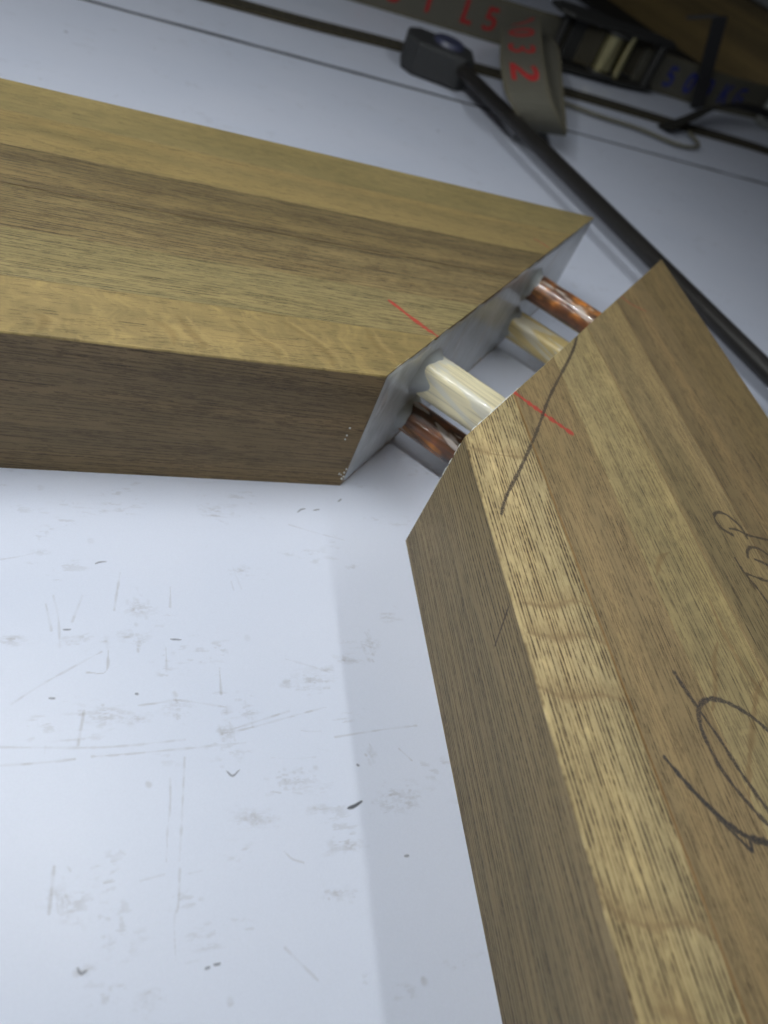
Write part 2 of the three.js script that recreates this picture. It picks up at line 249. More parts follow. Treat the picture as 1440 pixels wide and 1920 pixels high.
// one stave: a board on edge, square-cut at the far end, mitred at the joint; long top edges barely eased
function staveGeo(plan, h, ease, uvTop, uvSide, uvEnd) {
  // plan: [p0, p1, p2, p3] counter-clockwise from above; edges p0-p1 and p2-p3 run along the grain
  const [e0, e1] = ease, pos = [], uv = [];
  const inset = (i) => { // ring inset on the long edges only, measured along the end edges
    const p = plan[i], q = plan[i === 0 ? 3 : i === 3 ? 0 : i === 1 ? 2 : 1], e = i < 2 ? e0 : e1, l = Math.hypot(q[0] - p[0], q[1] - p[1]);
    return [p[0] + (q[0] - p[0]) * e / l, p[1] + (q[1] - p[1]) * e / l];
  };
  const ins = [0, 1, 2, 3].map(inset);
  const hy = [h - e0, h - e0, h - e1, h - e1];
  const P = (p, y) => [p[0], y, p[1]];
  const quad = (a, b, c, d, f) => { for (const v of [a, b, c, a, c, d]) { pos.push(v[0] * U, v[1] * U, v[2] * U); uv.push(...f(v)); } };
  const b = plan.map((p) => P(p, 0)), m = plan.map((p, i) => P(p, hy[i])), t = ins.map((p) => P(p, h));
  quad(t[0], t[1], t[2], t[3], uvTop);
  quad(b[3], b[2], b[1], b[0], uvTop);
  quad(b[0], b[1], m[1], m[0], uvSide); quad(m[0], m[1], t[1], t[0], uvTop);
  quad(b[2], b[3], m[3], m[2], uvSide); quad(m[2], m[3], t[3], t[2], uvTop);
  for (const [i, j] of [[1, 2], [3, 0]]) { quad(b[i], b[j], m[j], m[i], uvEnd); quad(m[i], m[j], t[j], t[i], uvEnd); }
  const g = new THREE.BufferGeometry();
  g.setAttribute('position', new THREE.Float32BufferAttribute(pos, 3)); g.setAttribute('uv', new THREE.Float32BufferAttribute(uv, 2));
  g.computeVertexNormals(); return g;
}
const oak = (A) => std({ map: A.map, bumpMap: A.bump, bumpScale: 0.00022, roughness: 0.62 });
const GAP = 0.0003;                                // hairline glue joint between staves
const barA = group('oak_bar'), barB = group('oak_bar', GX * U, 0, GZ * U); barB.name = 'oak_bar_001'; barB.rotation.y = PHI;
tag(barA, 'laminated oak bar with grey glue on its mitred end and no pencil scribbles', 'timber', 'mitred oak bars');
tag(barB, 'laminated oak bar with pencil scribbles and a long pencil line on its top', 'timber', 'mitred oak bars');
{
  const m = oak(atlasA), A = atlasA, uA = (x) => (x - A.a0) / A.span;
  for (let k = 0; k < 6; k++) {
    const z0 = -k / 6 - (k ? GAP : 0), z1 = -(k + 1) / 6 + (k < 5 ? GAP : 0), e = 0.0012, up = 0.0005 * ((k * 7) % 3);
    mesh('stave', staveGeo([[-2.15, z0], [-TA * z0, z0], [-TA * z1, z1], [-2.15, z1]], H - up, [k ? e : 0.0035, k < 5 ? e : 0.003],
      (v) => [uA(v[0]), clamp(-v[2], 0.002, 0.998) / A.tot], (v) => [uA(v[0] + k * 0.13), (1.022 + v[1]) / A.tot], (v) => [0.3 + v[2] * 0.3, (1.022 + v[1]) / A.tot]), m, barA);
  }
  const mb = oak(atlasB), B = atlasB, uB = (z) => (z - B.a0) / B.span;
  for (let k = 0; k < 6; k++) {
    const x0 = k / 6 + (k ? GAP : 0), x1 = (k + 1) / 6 - (k < 5 ? GAP : 0), e = 0.0012, up = 0.0005 * ((k * 5 + 1) % 3);
    mesh('stave', staveGeo([[x0, -TB * x0], [x0, 1.65], [x1, 1.65], [x1, -TB * x1]], H - up, [k ? e : 0.0035, k < 5 ? e : 0.003],
      (v) => [uB(v[2]), clamp(v[0], 0.002, 0.998) / B.tot], (v) => [uB(v[2] + k * 0.11), (1.022 + v[1]) / B.tot], (v) => [0.5 + v[0] * 0.3, (1.022 + v[1]) / B.tot]), mb, barB);
  }
}

// ---------------------------------------------------------------- glue on the mitred faces
// a thin lumpy film over a mitre face: local s along the face (0 at the inner edge), y up, thickness outwards
function filmGeo(len, hgt, thick, sd) {
  const nx = 150, ny = 44, pos = [], uv = [], idx = [], id = (i, j) => i * (ny + 1) + j;
  for (let i = 0; i <= nx; i++) for (let j = 0; j <= ny; j++) {
    const s = i / nx, t = j / ny, edge = Math.min(1, Math.min(s, 1 - s) * nx / 2, Math.min(t, 1 - t) * ny / 2);
    const wob = 0.006 * vn(s * 60 + sd, 3) * (t < 0.05 || t > 0.95 ? 1 : 0), brush = fbm(s * 70 + t * 26 + sd, t * 30 - s * 60, 3), lump = fbm(s * 14 + sd, t * 5, 2);
    const w = thick * (edge <= 0 ? -0.4 : 0.7 + 0.22 * brush + 0.4 * lump);
    pos.push((0.006 + s * (len - 0.012)) * U, (0.004 + t * (hgt - 0.008) + wob) * U, w); uv.push(s * len / hgt, t);
    if (i < nx && j < ny) { const a = id(i, j), b = id(i + 1, j), c = id(i + 1, j + 1), d = id(i, j + 1); idx.push(a, b, c, a, c, d); }
  }
  const g = new THREE.BufferGeometry(); g.setAttribute('position', new THREE.Float32BufferAttribute(pos, 3)); g.setAttribute('uv', new THREE.Float32BufferAttribute(uv, 2)); g.setIndex(idx); g.computeVertexNormals(); return g;
}
const glueTex = (() => {
  const w = 1024, h = 256, d = new Uint8Array(w * h * 4);
  for (let y = 0; y < h; y++) for (let x = 0; x < w; x++) {
    const k = (y * w + x) * 4, s = x / w * 4, t = y / h, br = fbm(s * 22 + t * 7, t * 9 - s * 16, 4), pt = fbm(s * 3.1 + 5, t * 3 + 2, 3), v = 1 + 0.08 * br + 0.12 * pt + 0.2 * sst(0.03, 0.1, s) * (1 - sst(0.16, 0.24, s + 0.04 * br)) * sst(0.6, 0.72, t + 0.1 * br), br2 = sst(0.1, 0.5, fbm(s * 9 + 30, t * 4 + 8, 3));
    d[k] = clamp((180 - 5 * br2) * v, 0, 255); d[k + 1] = clamp((186 - 10 * br2) * v, 0, 255); d[k + 2] = clamp((192 - 16 * br2) * v, 0, 255); d[k + 3] = 255;
  }
  return dataTex(w, h, d, true, THREE.MirroredRepeatWrapping);
})();
glueTex.repeat.set(0.25, 1);
const glueMat = phy({ map: glueTex, roughness: 0.4, clearcoat: 0.8, clearcoatRoughness: 0.2 });
{
  const f = mesh('glue_film', filmGeo(Math.hypot(TA, 1), H, 0.0006, 4), glueMat, barA);
  f.rotation.y = Math.atan2(1, TA); f.position.y = 0; tag(f, 'wet grey glue spread over the mitred end');
  // squeezed-out beads along the cut edges
  const beadMat = phy({ color: lin(0.78, 0.78, 0.74), roughness: 0.25, clearcoat: 0.6, clearcoatRoughness: 0.1 });
  const bead = (par, x, y, z, r) => { const m = mesh('glue_bead', beadGeo, beadMat, par); m.position.set(x * U, y * U, z * U); m.scale.set(r * (1 + 0.4 * rnd()), r * (0.7 + 0.6 * rnd()), r * (1 + 0.4 * rnd())); m.rotation.set(rnd() * 3, rnd() * 3, rnd() * 3); };
  const beadGeo = new THREE.IcosahedronGeometry(1, 1);
  for (const [y, dx] of [[0.062, 0.002], [0.05, 0.0], [0.041, -0.006], [0.035, 0.003], [0.027, 0.0], [0.044, -0.011]]) bead(barA, dx - 0.003, y, 0.001, 0.00025 + 0.0002 * rnd());
  for (const [y, dx] of [[0.2, -0.034], [0.176, -0.034], [0.163, -0.0345]]) bead(barA, dx, y, 0.0008, 0.0003);
  // ragged line of glue pressed out along the marked bar's cut edges: short flattened runs
  const run = (p, q, n, r) => { for (let i = 0; i < n; i++) { const t = (i + 0.8 * rnd()) / n, m = mesh('glue_bead', beadGeo, beadMat, barB); m.position.set((p[0] + (q[0] - p[0]) * t) * U, (p[1] + (q[1] - p[1]) * t) * U, (p[2] + (q[2] - p[2]) * t) * U); m.lookAt(barB.localToWorld(new THREE.Vector3(q[0] * U, q[1] * U, q[2] * U))); const k = r * (0.4 + rnd()); m.scale.set(k * 0.7, k * 0.6, k * (1.5 + 3 * rnd())); } };
  scene.updateMatrixWorld(true);
  run([0.03, H - 0.003, -TB * 0.03 - 0.001], [0.19, H - 0.003, -TB * 0.19 - 0.001], 22, 0.00042);
  run([0.0, H - 0.02, -0.001], [0.0, 0.18, -0.001], 12, 0.00035);
}

// ---------------------------------------------------------------- dowels
const dA = new THREE.Vector3(1, 0, TA).normalize();              // out of bar A's mitre
const sA = new THREE.Vector3(TA, 0, -1).normalize();             // along the mitre
function dowelTex(brown, sd, tint) {
  const w = 256, h = 256, d = new Uint8Array(w * h * 4), r = new Uint8Array(w * h * 4);
  for (let y = 0; y < h; y++) for (let x = 0; x < w; x++) {       // x round the dowel, y along it
    const k = (y * w + x) * 4, a = x / w, b = y / h, g = vn(a * 90 + sd, b * 3 + sd) * 0.6 + vn(a * 40 + sd, b * 2) * 0.5;
    const sm = fbm(Math.cos(a * 6.283) * 1.7 + sd, Math.sin(a * 6.283) * 1.7 + b * 3.2 + sd * 3, 4);
    let c, q;
    if (brown) { const v = 1 + 0.3 * g + 0.3 * vn(a * 9 + sd, b * 7) + 0.2 * vn(a * 26 + sd, b * 19); const o = sst(-0.15, 0.25, fbm(a * 7 + sd * 5, b * 4.5 + sd, 3)); c = [(92 + 76 * o) * v, (54 + 52 * o) * v, (26 + 20 * o) * v]; q = 0.8 * sst(0.16, 0.3, sm); const e = sst(0.06, 0.14, sm) * (1 - sst(0.16, 0.26, sm)) * 0.4; c = c.map((t) => t * (1 - e)); }
    else { const v = 1 + 0.07 * g - 0.13 * sst(0.3, 0.7, vn(a * 110 + sd, b * 3 + sd)); c = tint.map((t) => t * v); q = 0.6 * sst(0.1, 0.3, sm); }
    const gl = brown ? [182, 178, 176] : [206, 206, 200];
    for (let i = 0; i < 3; i++) d[k + i] = clamp(c[i] + (gl[i] - c[i]) * q, 0, 255);
    d[k + 3] = 255; r[k] = r[k + 1] = r[k + 2] = 128 + 60 * vn(a * 30 + sd, b * 26) + 40 * q; r[k + 3] = 255;
  }
  return [dataTex(w, h, d, true, THREE.RepeatWrapping), dataTex(w, h, r, false, THREE.RepeatWrapping)];
}
function dowel(s, y, rad, len, brown, sd, label, tint = [228, 218, 182]) {
  const o = sA.clone().multiplyScalar(s * U); const g = group(sd === 1 ? 'dowel' : 'dowel_00' + (sd - 1), o.x, y * U, o.z);
  g.rotation.y = Math.atan2(dA.x, dA.z);                          // +z of the group runs out of the mitre
  const [map, bump] = dowelTex(brown, sd, tint);
  const mat = phy({ map, bumpMap: bump, bumpScale: 0.000004, roughness: brown ? 0.42 : 0.45, clearcoat: brown ? 0.7 : 0.5, clearcoatRoughness: brown ? 0.025 : 0.08 });
  let geo; const n = 48, m = 18, pos = [], uv = [], idx = [];
  for (let j = 0; j <= m; j++) for (let i = 0; i <= n; i++) {
    const a = i / n * Math.PI * 2, zz = -0.02 + (len + 0.02) * j / m; let r = rad;
    if (!brown) { const p = 5; r = rad * 0.92 / Math.pow(Math.pow(Math.abs(Math.cos(a)), p) + Math.pow(Math.abs(Math.sin(a)), p), 1 / p); }   // planed square with rounded arrises
    else r *= 1 + 0.012 * vn(a * 3 + sd, zz * 9);
    pos.push(Math.cos(a) * r * U, Math.sin(a) * r * U, zz * U); uv.push(i / n, j / m);
    if (j < m && i < n) { const q = j * (n + 1) + i; idx.push(q, q + 1, q + n + 2, q, q + n + 2, q + n + 1); }
  }
  geo = new THREE.BufferGeometry(); geo.setAttribute('position', new THREE.Float32BufferAttribute(pos, 3)); geo.setAttribute('uv', new THREE.Float32BufferAttribute(uv, 2)); geo.setIndex(idx); geo.computeVertexNormals();
  const pg = mesh('peg', geo, mat, g); if (!brown) pg.rotation.z = sd === 1 ? -0.05 : 0.1;
  // collar of glue where the dowel leaves the bar
  const cp = [], ci = []; const N = 40, K = 8;
  for (let i = 0; i <= N; i++) for (let k = 0; k <= K; k++) {
    const a = i / N * Math.PI * 2, t = k / K, ext = 0.020 + 0.012 * vn(Math.cos(a) * 2 + sd, Math.sin(a) * 2 + 4), up = 0.034 + 0.022 * vn(Math.cos(a) * 1.6 + sd * 2, Math.sin(a) * 1.6);
    const base = rad * (brown ? 1.0 : 1.02), r = base + ext * Math.pow(1 - t, 2) + 0.004 * (1 - t) - 0.006 * t * t, z = up * Math.pow(t, 1.3);
    cp.push(Math.cos(a) * r * U, Math.sin(a) * r * U, z * U);
    if (i < N && k < K) { const q = i * (K + 1) + k; ci.push(q, q + K + 1, q + K + 2, q, q + K + 2, q + 1); }
  }
  const cg = new THREE.BufferGeometry(); cg.setAttribute('position', new THREE.Float32BufferAttribute(cp, 3)); cg.setIndex(ci); cg.computeVertexNormals();
  mesh('glue_collar', cg, phy({ color: lin(0.34, 0.36, 0.36), roughness: 0.3, clearcoat: 0.6, clearcoatRoughness: 0.1 }), g);
  tag(g, label, 'dowel', 'dowels bridging the mitre gap');
}
dowel(0.256, 0.248, 0.052, 0.30, false, 1, 'pale squared wooden dowel above the lower brown dowel, wet with glue');
dowel(0.965, 0.250, 0.044, 0.28, true, 2, 'brown dowel with whitish glue smears at the outer end of the gap');
dowel(0.262, 0.100, 0.046, 0.30, true, 3, 'brown glossy dowel low under the pale dowel nearest the inner corner');
dowel(0.955, 0.110, 0.044, 0.28, false, 4, 'pale squared wooden dowel low under the outer brown dowel', [206, 184, 126]);

// ---------------------------------------------------------------- bench top: two white panels with an open seam
const benchTex = (() => {
  const w = 2048, h = 2048, x0 = -2.0, z0 = -2.8, span = 4.0, ppu = w / span;    // 0.6 m square
  const toPx = (x, z) => [(x - x0) / span * w, (z - z0) / span * h];
  const d = new Uint8Array(w * h * 4);
  const ml = strokeMask(w, h, toPx, scr.map((p, i) => L(p, 0.0026, { s: 0.35 + 0.3 * Math.abs(vn(i * 3.3, 1)), rough: 0.8 })), ppu);
  const md = strokeMask(w, h, toPx, dark.map((p, i) => L(p, i ? 0.0028 : 0.0055, { s: i ? 0.45 : 0.8, taper: 0.5, rough: 0.5 })).concat(spk.map(([x, z]) => L([[x, z], [x + 0.006, z + 0.003]], 0.007, { s: 0.6 }))), ppu);
  const rl = [];                                                                    // stray hair scratches elsewhere
  for (let i = 0; i < 130; i++) { const x = x0 + span * rnd(), z = z0 + span * rnd(), far = z < -0.2, a = (rnd() < 0.6 ? 0.05 : 1.5) + 0.5 * (rnd() - 0.5), l = 0.01 + 0.14 * rnd() * rnd(); rl.push(L([[x, z], [x + 0.5 * l * Math.cos(a), z + 0.5 * l * Math.sin(a) + 0.004 * rnd()], [x + l * Math.cos(a), z + l * Math.sin(a)]], 0.002, { s: (far ? 0.3 : 0.4) * rnd(), rough: 1 })); }
  for (let i = 0; i < 150; i++) { const x = x0 + span * rnd(), z = z0 + span * rnd(); rl.push(L([[x, z], [x + 0.004 * rnd(), z + 0.003]], 0.0025 + 0.004 * rnd(), { s: 0.6 * rnd(), rough: 1 })); }
  for (const [x, z, r] of smu) { const a = (rnd() < 0.75 ? 0 : 1.4) + 0.5 * (rnd() - 0.5), n = 8 + Math.floor(700 * r * (0.5 + rnd())), asp = 0.2 + 0.4 * rnd();
    for (let i = 0; i < n; i++) { const q = (rnd() + rnd() - 1), t = (rnd() + rnd() - 1) * asp, px = x + r * (q * Math.cos(a) - t * Math.sin(a)), pz = z + r * (q * Math.sin(a) + t * Math.cos(a)), l = r * 0.5 * rnd() * rnd(), b = a + 0.5 * (rnd() - 0.5); rl.push(L([[px, pz], [px + 0.001 + l * Math.cos(b), pz + l * Math.sin(b)]], 0.0015 + 0.004 * rnd() * rnd(), { s: 0.12 + 0.5 * rnd() * rnd(), rough: 1, soft: 0.9 })); } }
  const mr = strokeMask(w, h, toPx, rl, ppu);
  const ms = new Float32Array(w * h);
  for (const [x, z, r] of smu) { const [px, pz] = toPx(x, z), R = r * ppu * 1.0; for (let y = Math.floor(pz - R); y <= pz + R; y++) for (let xx = Math.floor(px - R); xx <= px + R; xx++) { if (xx < 0 || y < 0 || xx >= w || y >= h) continue; const q = Math.hypot((xx - px) / R, (y - pz) / (R * 0.45)); if (q < 1) ms[y * w + xx] = Math.max(ms[y * w + xx], (1 - q) * 1.3); } }
  for (let y = 0; y < h; y++) for (let x = 0; x < w; x++) {
    const k = y * w + x, X = x / 1, Y = y / 1;
    const cloud = fbm(X * 0.006, Y * 0.008, 4), n1 = vn(X * 0.11 + 3 * vn(X * 0.03, Y * 0.03), Y * 0.33), n2 = vn(X * 0.4, Y * 0.9);
    const sm = ms[k] * sst(0.1, 0.75, n1 * 0.8 + n2 * 0.7 + ms[k] * 0.3) * 0.55;
    const brk = sst(-0.35, 0.35, vn(X * 0.12 + 9, Y * 0.12)), l1 = ml[k] * (0.35 + 0.65 * brk);
    const scuff = 0.14 * sst(0.25, 0.6, fbm(X * 0.02 + 40, Y * 0.035, 4)) * sst(0.1, 0.7, n1 + 0.4 * n2);
    const t = clamp(sm * 0.22 + l1 * 0.42 + mr[k] * 0.38 * (0.4 + 0.6 * brk) + scuff, 0, 0.9), dk = md[k];
    let r = 212 + 4 * cloud, g = 218 + 3 * cloud, b = 233 + 2 * cloud;
    r += (118 - r) * t; g += (112 - g) * t; b += (108 - b) * t;
    r += (40 - r) * dk; g += (42 - g) * dk; b += (46 - b) * dk;
    const o = k * 4, n = hash(x, y) * 1.5; d[o] = r + n; d[o + 1] = g + n; d[o + 2] = b + n; d[o + 3] = 255;
  }
  return Object.assign(dataTex(w, h, d, true, THREE.MirroredRepeatWrapping), { at: (x, z) => [(x / U - x0) / span, (z / U - z0) / span] });
})();
const benchMat = phy({ map: benchTex, roughness: 0.42, ior: 1.45 });
const bench = group('bench_top'); tag(bench, 'scuffed bluish white bench top of two panels meeting in a dark seam', 'bench top', null, 'structure');
function panel(z0l, z0r, z1l, z1r, xl, xr) {
  const g = new THREE.BufferGeometry(), y1 = -0.018, P = [[xl, 0, z0l], [xr, 0, z0r], [xr, 0, z1r], [xl, 0, z1l]], Q = P.map(([x, , z]) => [x, y1, z]), pos = [], uv = [];
  const quad = (a, b, c, d) => { for (const v of [a, b, c, a, c, d]) { pos.push(...v); uv.push(...benchTex.at(v[0], v[2])); } };
  quad(P[0], P[3], P[2], P[1]); quad(Q[0], Q[1], Q[2], Q[3]);
  for (let i = 0; i < 4; i++) { const j = (i + 1) % 4; quad(P[i], P[j], Q[j], Q[i]); }
  g.setAttribute('position', new THREE.Float32BufferAttribute(pos, 3)); g.setAttribute('uv', new THREE.Float32BufferAttribute(uv, 2)); g.computeVertexNormals();
  return mesh('panel', g, benchMat, bench);
}
function panelStrip() {
  const n = 220, pos = [], idx = [];
  for (let i = 0; i <= n; i++) { const x = -1.2 + 2.8 * i / n, z = seam(x); pos.push(x, -0.0004 - 0.0012 * Math.abs(vn(i * 0.3, 5)), z - 0.0001, x, -0.0004 - 0.0010 * Math.abs(vn(i * 0.27, 9)), z - 0.0069); if (i < n) { const q = i * 2; idx.push(q, q + 2, q + 3, q, q + 3, q + 1); } }
  const g = new THREE.BufferGeometry(); g.setAttribute('position', new THREE.Float32BufferAttribute(pos, 3)); g.setIndex(idx); g.computeVertexNormals();
  return mesh('seam_filler', g, benchMat, bench);
}
const seam = (x) => (-2.80 - 0.035 * x / U) * U;
panel(seam(-1.2), seam(1.6), 0.7, 0.7, -1.2, 1.6);
panel(-2.6, -2.6, seam(-1.2) - 0.007, seam(1.6) - 0.007, -1.2, 1.6);
{ // dirt packed into the seam
  const f = panelStrip(); f.material = std({ color: lin(0.03, 0.032, 0.036), roughness: 0.9 });
}
{ const s = new THREE.BoxGeometry(2.8, 0.01, 3.3); s.translate(0.2, -0.0235, -0.95); mesh('substrate', s, std({ color: lin(0.06, 0.055, 0.05), roughness: 0.9 }), bench); }

// ---------------------------------------------------------------- mallet with the long shaft
const V = (x, y, z) => new THREE.Vector3(x * U, y * U, z * U);
{
  const g = group('mallet', 1.14 * U, 0, -3.13 * U); g.rotation.y = -0.24;
  const sh = new THREE.Shape(), w = 0.172, d = 0.115, c = 0.05;                 // plan of the head: a block with cut corners
  sh.moveTo(-w + c, -d); sh.lineTo(w - c, -d); sh.lineTo(w, -d + c); sh.lineTo(w, d - c); sh.lineTo(w - c, d); sh.lineTo(-w + c, d); sh.lineTo(-w, d - c); sh.lineTo(-w, -d + c); sh.closePath();
  const hg = new THREE.ExtrudeGeometry(sh, { depth: 0.13, bevelEnabled: true, bevelThickness: 0.02, bevelSize: 0.02, bevelSegments: 3 });
  hg.rotateX(-Math.PI / 2); hg.translate(0, 0.021, 0); hg.scale(U, U, U);
  const rubber = std({ color: lin(0.028, 0.029, 0.03), roughness: 0.6 });
  mesh('head', hg, rubber, g);
  const cap = new THREE.CylinderGeometry(0.08 * U, 0.09 * U, 0.02 * U, 24); cap.translate(0.04 * U, 0.181 * U, -0.02 * U);
  mesh('recess_glint_disc', cap, std({ color: lin(0.05, 0.055, 0.10), roughness: 0.35 }), g);  // disc for the dark recess in the head; its bluish glint is painted in
  const a = V(1.215, 0.11, -3.10).sub(g.position).applyAxisAngle(new THREE.Vector3(0, 1, 0), 0.24), b = V(1.93, 0.12, -0.05).sub(g.position).applyAxisAngle(new THREE.Vector3(0, 1, 0), 0.24);
  const rg = new THREE.TubeGeometry(new THREE.LineCurve3(a, b), 4, 0.038 * U, 20); 
  mesh('shaft', rg, std({ color: lin(0.022, 0.02, 0.018), roughness: 0.4, metalness: 0.2 }), g);
  const eg = new THREE.SphereGeometry(0.118 * U, 20, 12); eg.translate(b.x, b.y, b.z); mesh('grip_end', eg, rubber, g);
  tag(g, 'dark block headed mallet with long dark round shaft lying behind the oak bars', 'mallet');
}

// ---------------------------------------------------------------- ratchet strap
// sweep a thin rectangle along points; across[i] is the half-width direction there
function band(pts, across, half, thick) {
  const n = pts.length, pos = [], uv = [], idx = []; let len = 0;
  for (let i = 0; i < n; i++) {
    if (i) len += pts[i].distanceTo(pts[i - 1]);
    const t = pts[Math.min(n - 1, i + 1)].clone().sub(pts[Math.max(0, i - 1)]).normalize(), w = across[i].clone().normalize(), nn = new THREE.Vector3().crossVectors(t, w).normalize();
    const c = [[1, 1], [-1, 1], [-1, -1], [1, -1], [1, 1]];
    c.forEach(([sw_, st], k) => { const p = pts[i].clone().addScaledVector(w, sw_ * half).addScaledVector(nn, st * thick / 2); pos.push(p.x, p.y, p.z); uv.push(len, (sw_ + 1) / 2); });
    if (i < n - 1) for (let k = 0; k < 4; k++) { const q = i * 5 + k; idx.push(q, q + 5, q + 6, q, q + 6, q + 1); }
  }
  const e = (n - 1) * 5; idx.push(0, 1, 2, 0, 2, 3, e, e + 2, e + 1, e, e + 3, e + 2);
  for (let i = 0; i < uv.length; i += 2) uv[i] /= len;
  const g = new THREE.BufferGeometry(); g.setAttribute('position', new THREE.Float32BufferAttribute(pos, 3)); g.setAttribute('uv', new THREE.Float32BufferAttribute(uv, 2)); g.setIndex(idx);
  const f = g.toNonIndexed(); f.computeVertexNormals(); return f;
}
const curve = (ps, n) => new THREE.CatmullRomCurve3(ps.map((p) => V(...p))).getSpacedPoints(n);
function webTex(w, text, colr, px, rows, spots) {
  const h = 96, c = document.createElement('canvas'); c.width = w; c.height = h; const x = c.getContext('2d');
  x.fillStyle = 'rgb(84,82,72)'; x.fillRect(0, 0, w, h);
  for (let i = 0; i < w; i += 3) { x.fillStyle = i % 6 ? 'rgba(90,86,74,0.25)' : 'rgba(190,186,170,0.18)'; x.fillRect(i, 0, 1, h); }
  x.fillStyle = 'rgba(96,90,72,0.7)'; x.fillRect(0, 0, w, 7); x.fillRect(0, h - 7, w, 7);
  x.fillStyle = colr; x.font = `bold ${px}px sans-serif`; x.textBaseline = 'middle';
  for (const [s, at, wide = 1] of spots) { x.save(); x.translate(at, h / 2); x.scale(wide, 1); x.textAlign = 'center'; x.fillText(s, 0, 0); x.restore(); }
  const t = new THREE.CanvasTexture(c); t.colorSpace = THREE.SRGBColorSpace; t.magFilter = THREE.LinearFilter; return t;
}
{
  const g = group('ratchet_strap', 0, 0, 0), web = (t) => std({ map: t, roughness: 0.85 }), plain = webTex(512, '', '#000', 10, 1, []);
  const up = (n) => Array.from({ length: n }, () => new THREE.Vector3(0, 1, 0)), half = 0.125 * U, th = 0.0022;
  // standing run left of the ratchet, with red print
  const r1 = curve([[0.2, 0.128, -3.97], [0.8, 0.128, -4.03], [1.4, 0.128, -4.08], [2.05, 0.135, -4.12], [2.35, 0.15, -4.12]], 60);
  const w1 = mesh('webbing', band(r1, up(61), half, th), web(webTex(1024, '', 'rgb(150,30,30)', 74, 1, [['E', 345, 1.3], ['3', 430, 1.3], ['T', 545, 1.3], ['L', 680, 1.3], ['5', 765, 1.3]])), g);
  tag(w1, 'grey webbing with red print');
  // standing run right of the ratchet, with blue print
  const r2 = curve([[3.05, 0.15, -4.14], [3.4, 0.135, -4.2], [3.9, 0.128, -4.25], [4.4, 0.128, -4.36], [4.95, 0.128, -4.5]], 60);
  const w2 = mesh('webbing', band(r2, up(61), half, th), web(webTex(1024, '', 'rgb(36,44,130)', 76, 1, [['5', 190, 1.3], ['0', 300, 1.3], ['0', 400, 1.3], ['K', 510, 1.3], ['G', 610, 1.3]])), g);
  tag(w2, 'grey webbing with blue print');
  // loose tail curling forward and down over the mallet shaft
  const tp = curve([[2.02, 0.17, -4.0], [1.833, 0.25, -3.709], [1.52, 0.30, -2.98], [1.40, 0.29, -2.62], [1.40, 0.23, -2.45], [1.49, 0.16, -2.41], [1.57, 0.10, -2.46], [1.64, 0.10, -2.62], [1.72, 0.17, -2.95], [1.86, 0.22, -3.4], [2.06, 0.16, -3.95]], 110);
  const ta = tp.map((_, i) => { const t = clamp(i / 60, 0, 1); return new THREE.Vector3(0.92, 0.30 - 0.1 * t, 0.25).lerp(new THREE.Vector3(0.5, 0.85, 0.1), Math.pow(1 - t, 4)); });
  const w3 = mesh('webbing', band(tp, ta, half * 0.92, th), web(webTex(1400, '', 'rgb(160,34,34)', 84, 1, [['0', 150, 2.6], ['0', 320, 2.3], ['3', 475, 1.8], ['2', 610, 1.5]])), g);
  tag(w3, 'loose webbing tail with red figures');
  // flat run lying on the bench in front
  const fp = curve([[-1.2, 0.012, -3.2], [-0.06, 0.012, -3.29], [0.458, 0.012, -3.34], [1.0, 0.012, -3.42], [1.6, 0.012, -3.46], [2.2, 0.012, -3.53], [2.7, 0.012, -3.56], [3.3, 0.012, -3.58], [3.9, 0.012, -3.62], [4.6, 0.012, -3.6]], 90);
  mesh('webbing', band(fp, fp.map(() => new THREE.Vector3(-0.03, 0, 1)), half * 0.55, th), std({ map: plain, color: lin(0.42, 0.38, 0.3), roughness: 0.9 }), g);  // same webbing tinted dark brown: the shade on this run is in the colour
  // dark fold standing up at the right
  const lp = curve([[2.95, 0.03, -3.36], [3.2, 0.09, -3.5], [3.6, 0.13, -3.8], [4.1, 0.14, -4.05], [4.6, 0.1, -4.1], [4.9, 0.03, -3.9]], 50);
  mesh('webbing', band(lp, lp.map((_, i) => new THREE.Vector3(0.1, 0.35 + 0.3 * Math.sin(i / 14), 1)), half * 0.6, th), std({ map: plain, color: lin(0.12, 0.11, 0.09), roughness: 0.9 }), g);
  // thin dark line beside the flat run
  mesh('thin_line', new THREE.TubeGeometry(new THREE.CatmullRomCurve3([V(1.95, 0.03, -3.28), V(2.3, 0.025, -3.22), V(2.65, 0.025, -3.2), V(2.95, 0.025, -3.12), V(3.15, 0.03, -3.2), V(3.2, 0.03, -3.42)]), 40, 0.012 * U, 8), std({ color: lin(0.16, 0.15, 0.11), roughness: 0.9 }), g);
  // the ratchet, lying on its side: two long cheeks, spool, handle bars and pins
  const steel = std({ color: lin(0.055, 0.055, 0.052), roughness: 0.5, metalness: 0.6 }), zinc = std({ color: lin(0.62, 0.56, 0.30), roughness: 0.3, metalness: 0.9 });
  const R = (x, y, z, ry) => (m) => { m.position.set(x * U, y * U, z * U); m.rotation.y = ry; return m; };
  const cheek = () => { const s = new THREE.Shape(); s.moveTo(-0.52, -0.07); s.lineTo(-0.44, -0.12); s.lineTo(0.2, -0.1); s.lineTo(0.52, -0.05); s.lineTo(0.55, 0.03); s.lineTo(0.46, 0.09); s.lineTo(0.0, 0.1); s.lineTo(-0.1, 0.15); s.lineTo(-0.4, 0.14); s.lineTo(-0.52, 0.06); s.closePath(); const e = new THREE.ExtrudeGeometry(s, { depth: 0.014, bevelEnabled: true, bevelSize: 0.008, bevelThickness: 0.006, bevelSegments: 2 }); e.rotateX(-Math.PI / 2); e.scale(U, U, U); return e; };
  const ck = cheek(), RX = 2.70, RZ = -4.08, ry = 0.10;
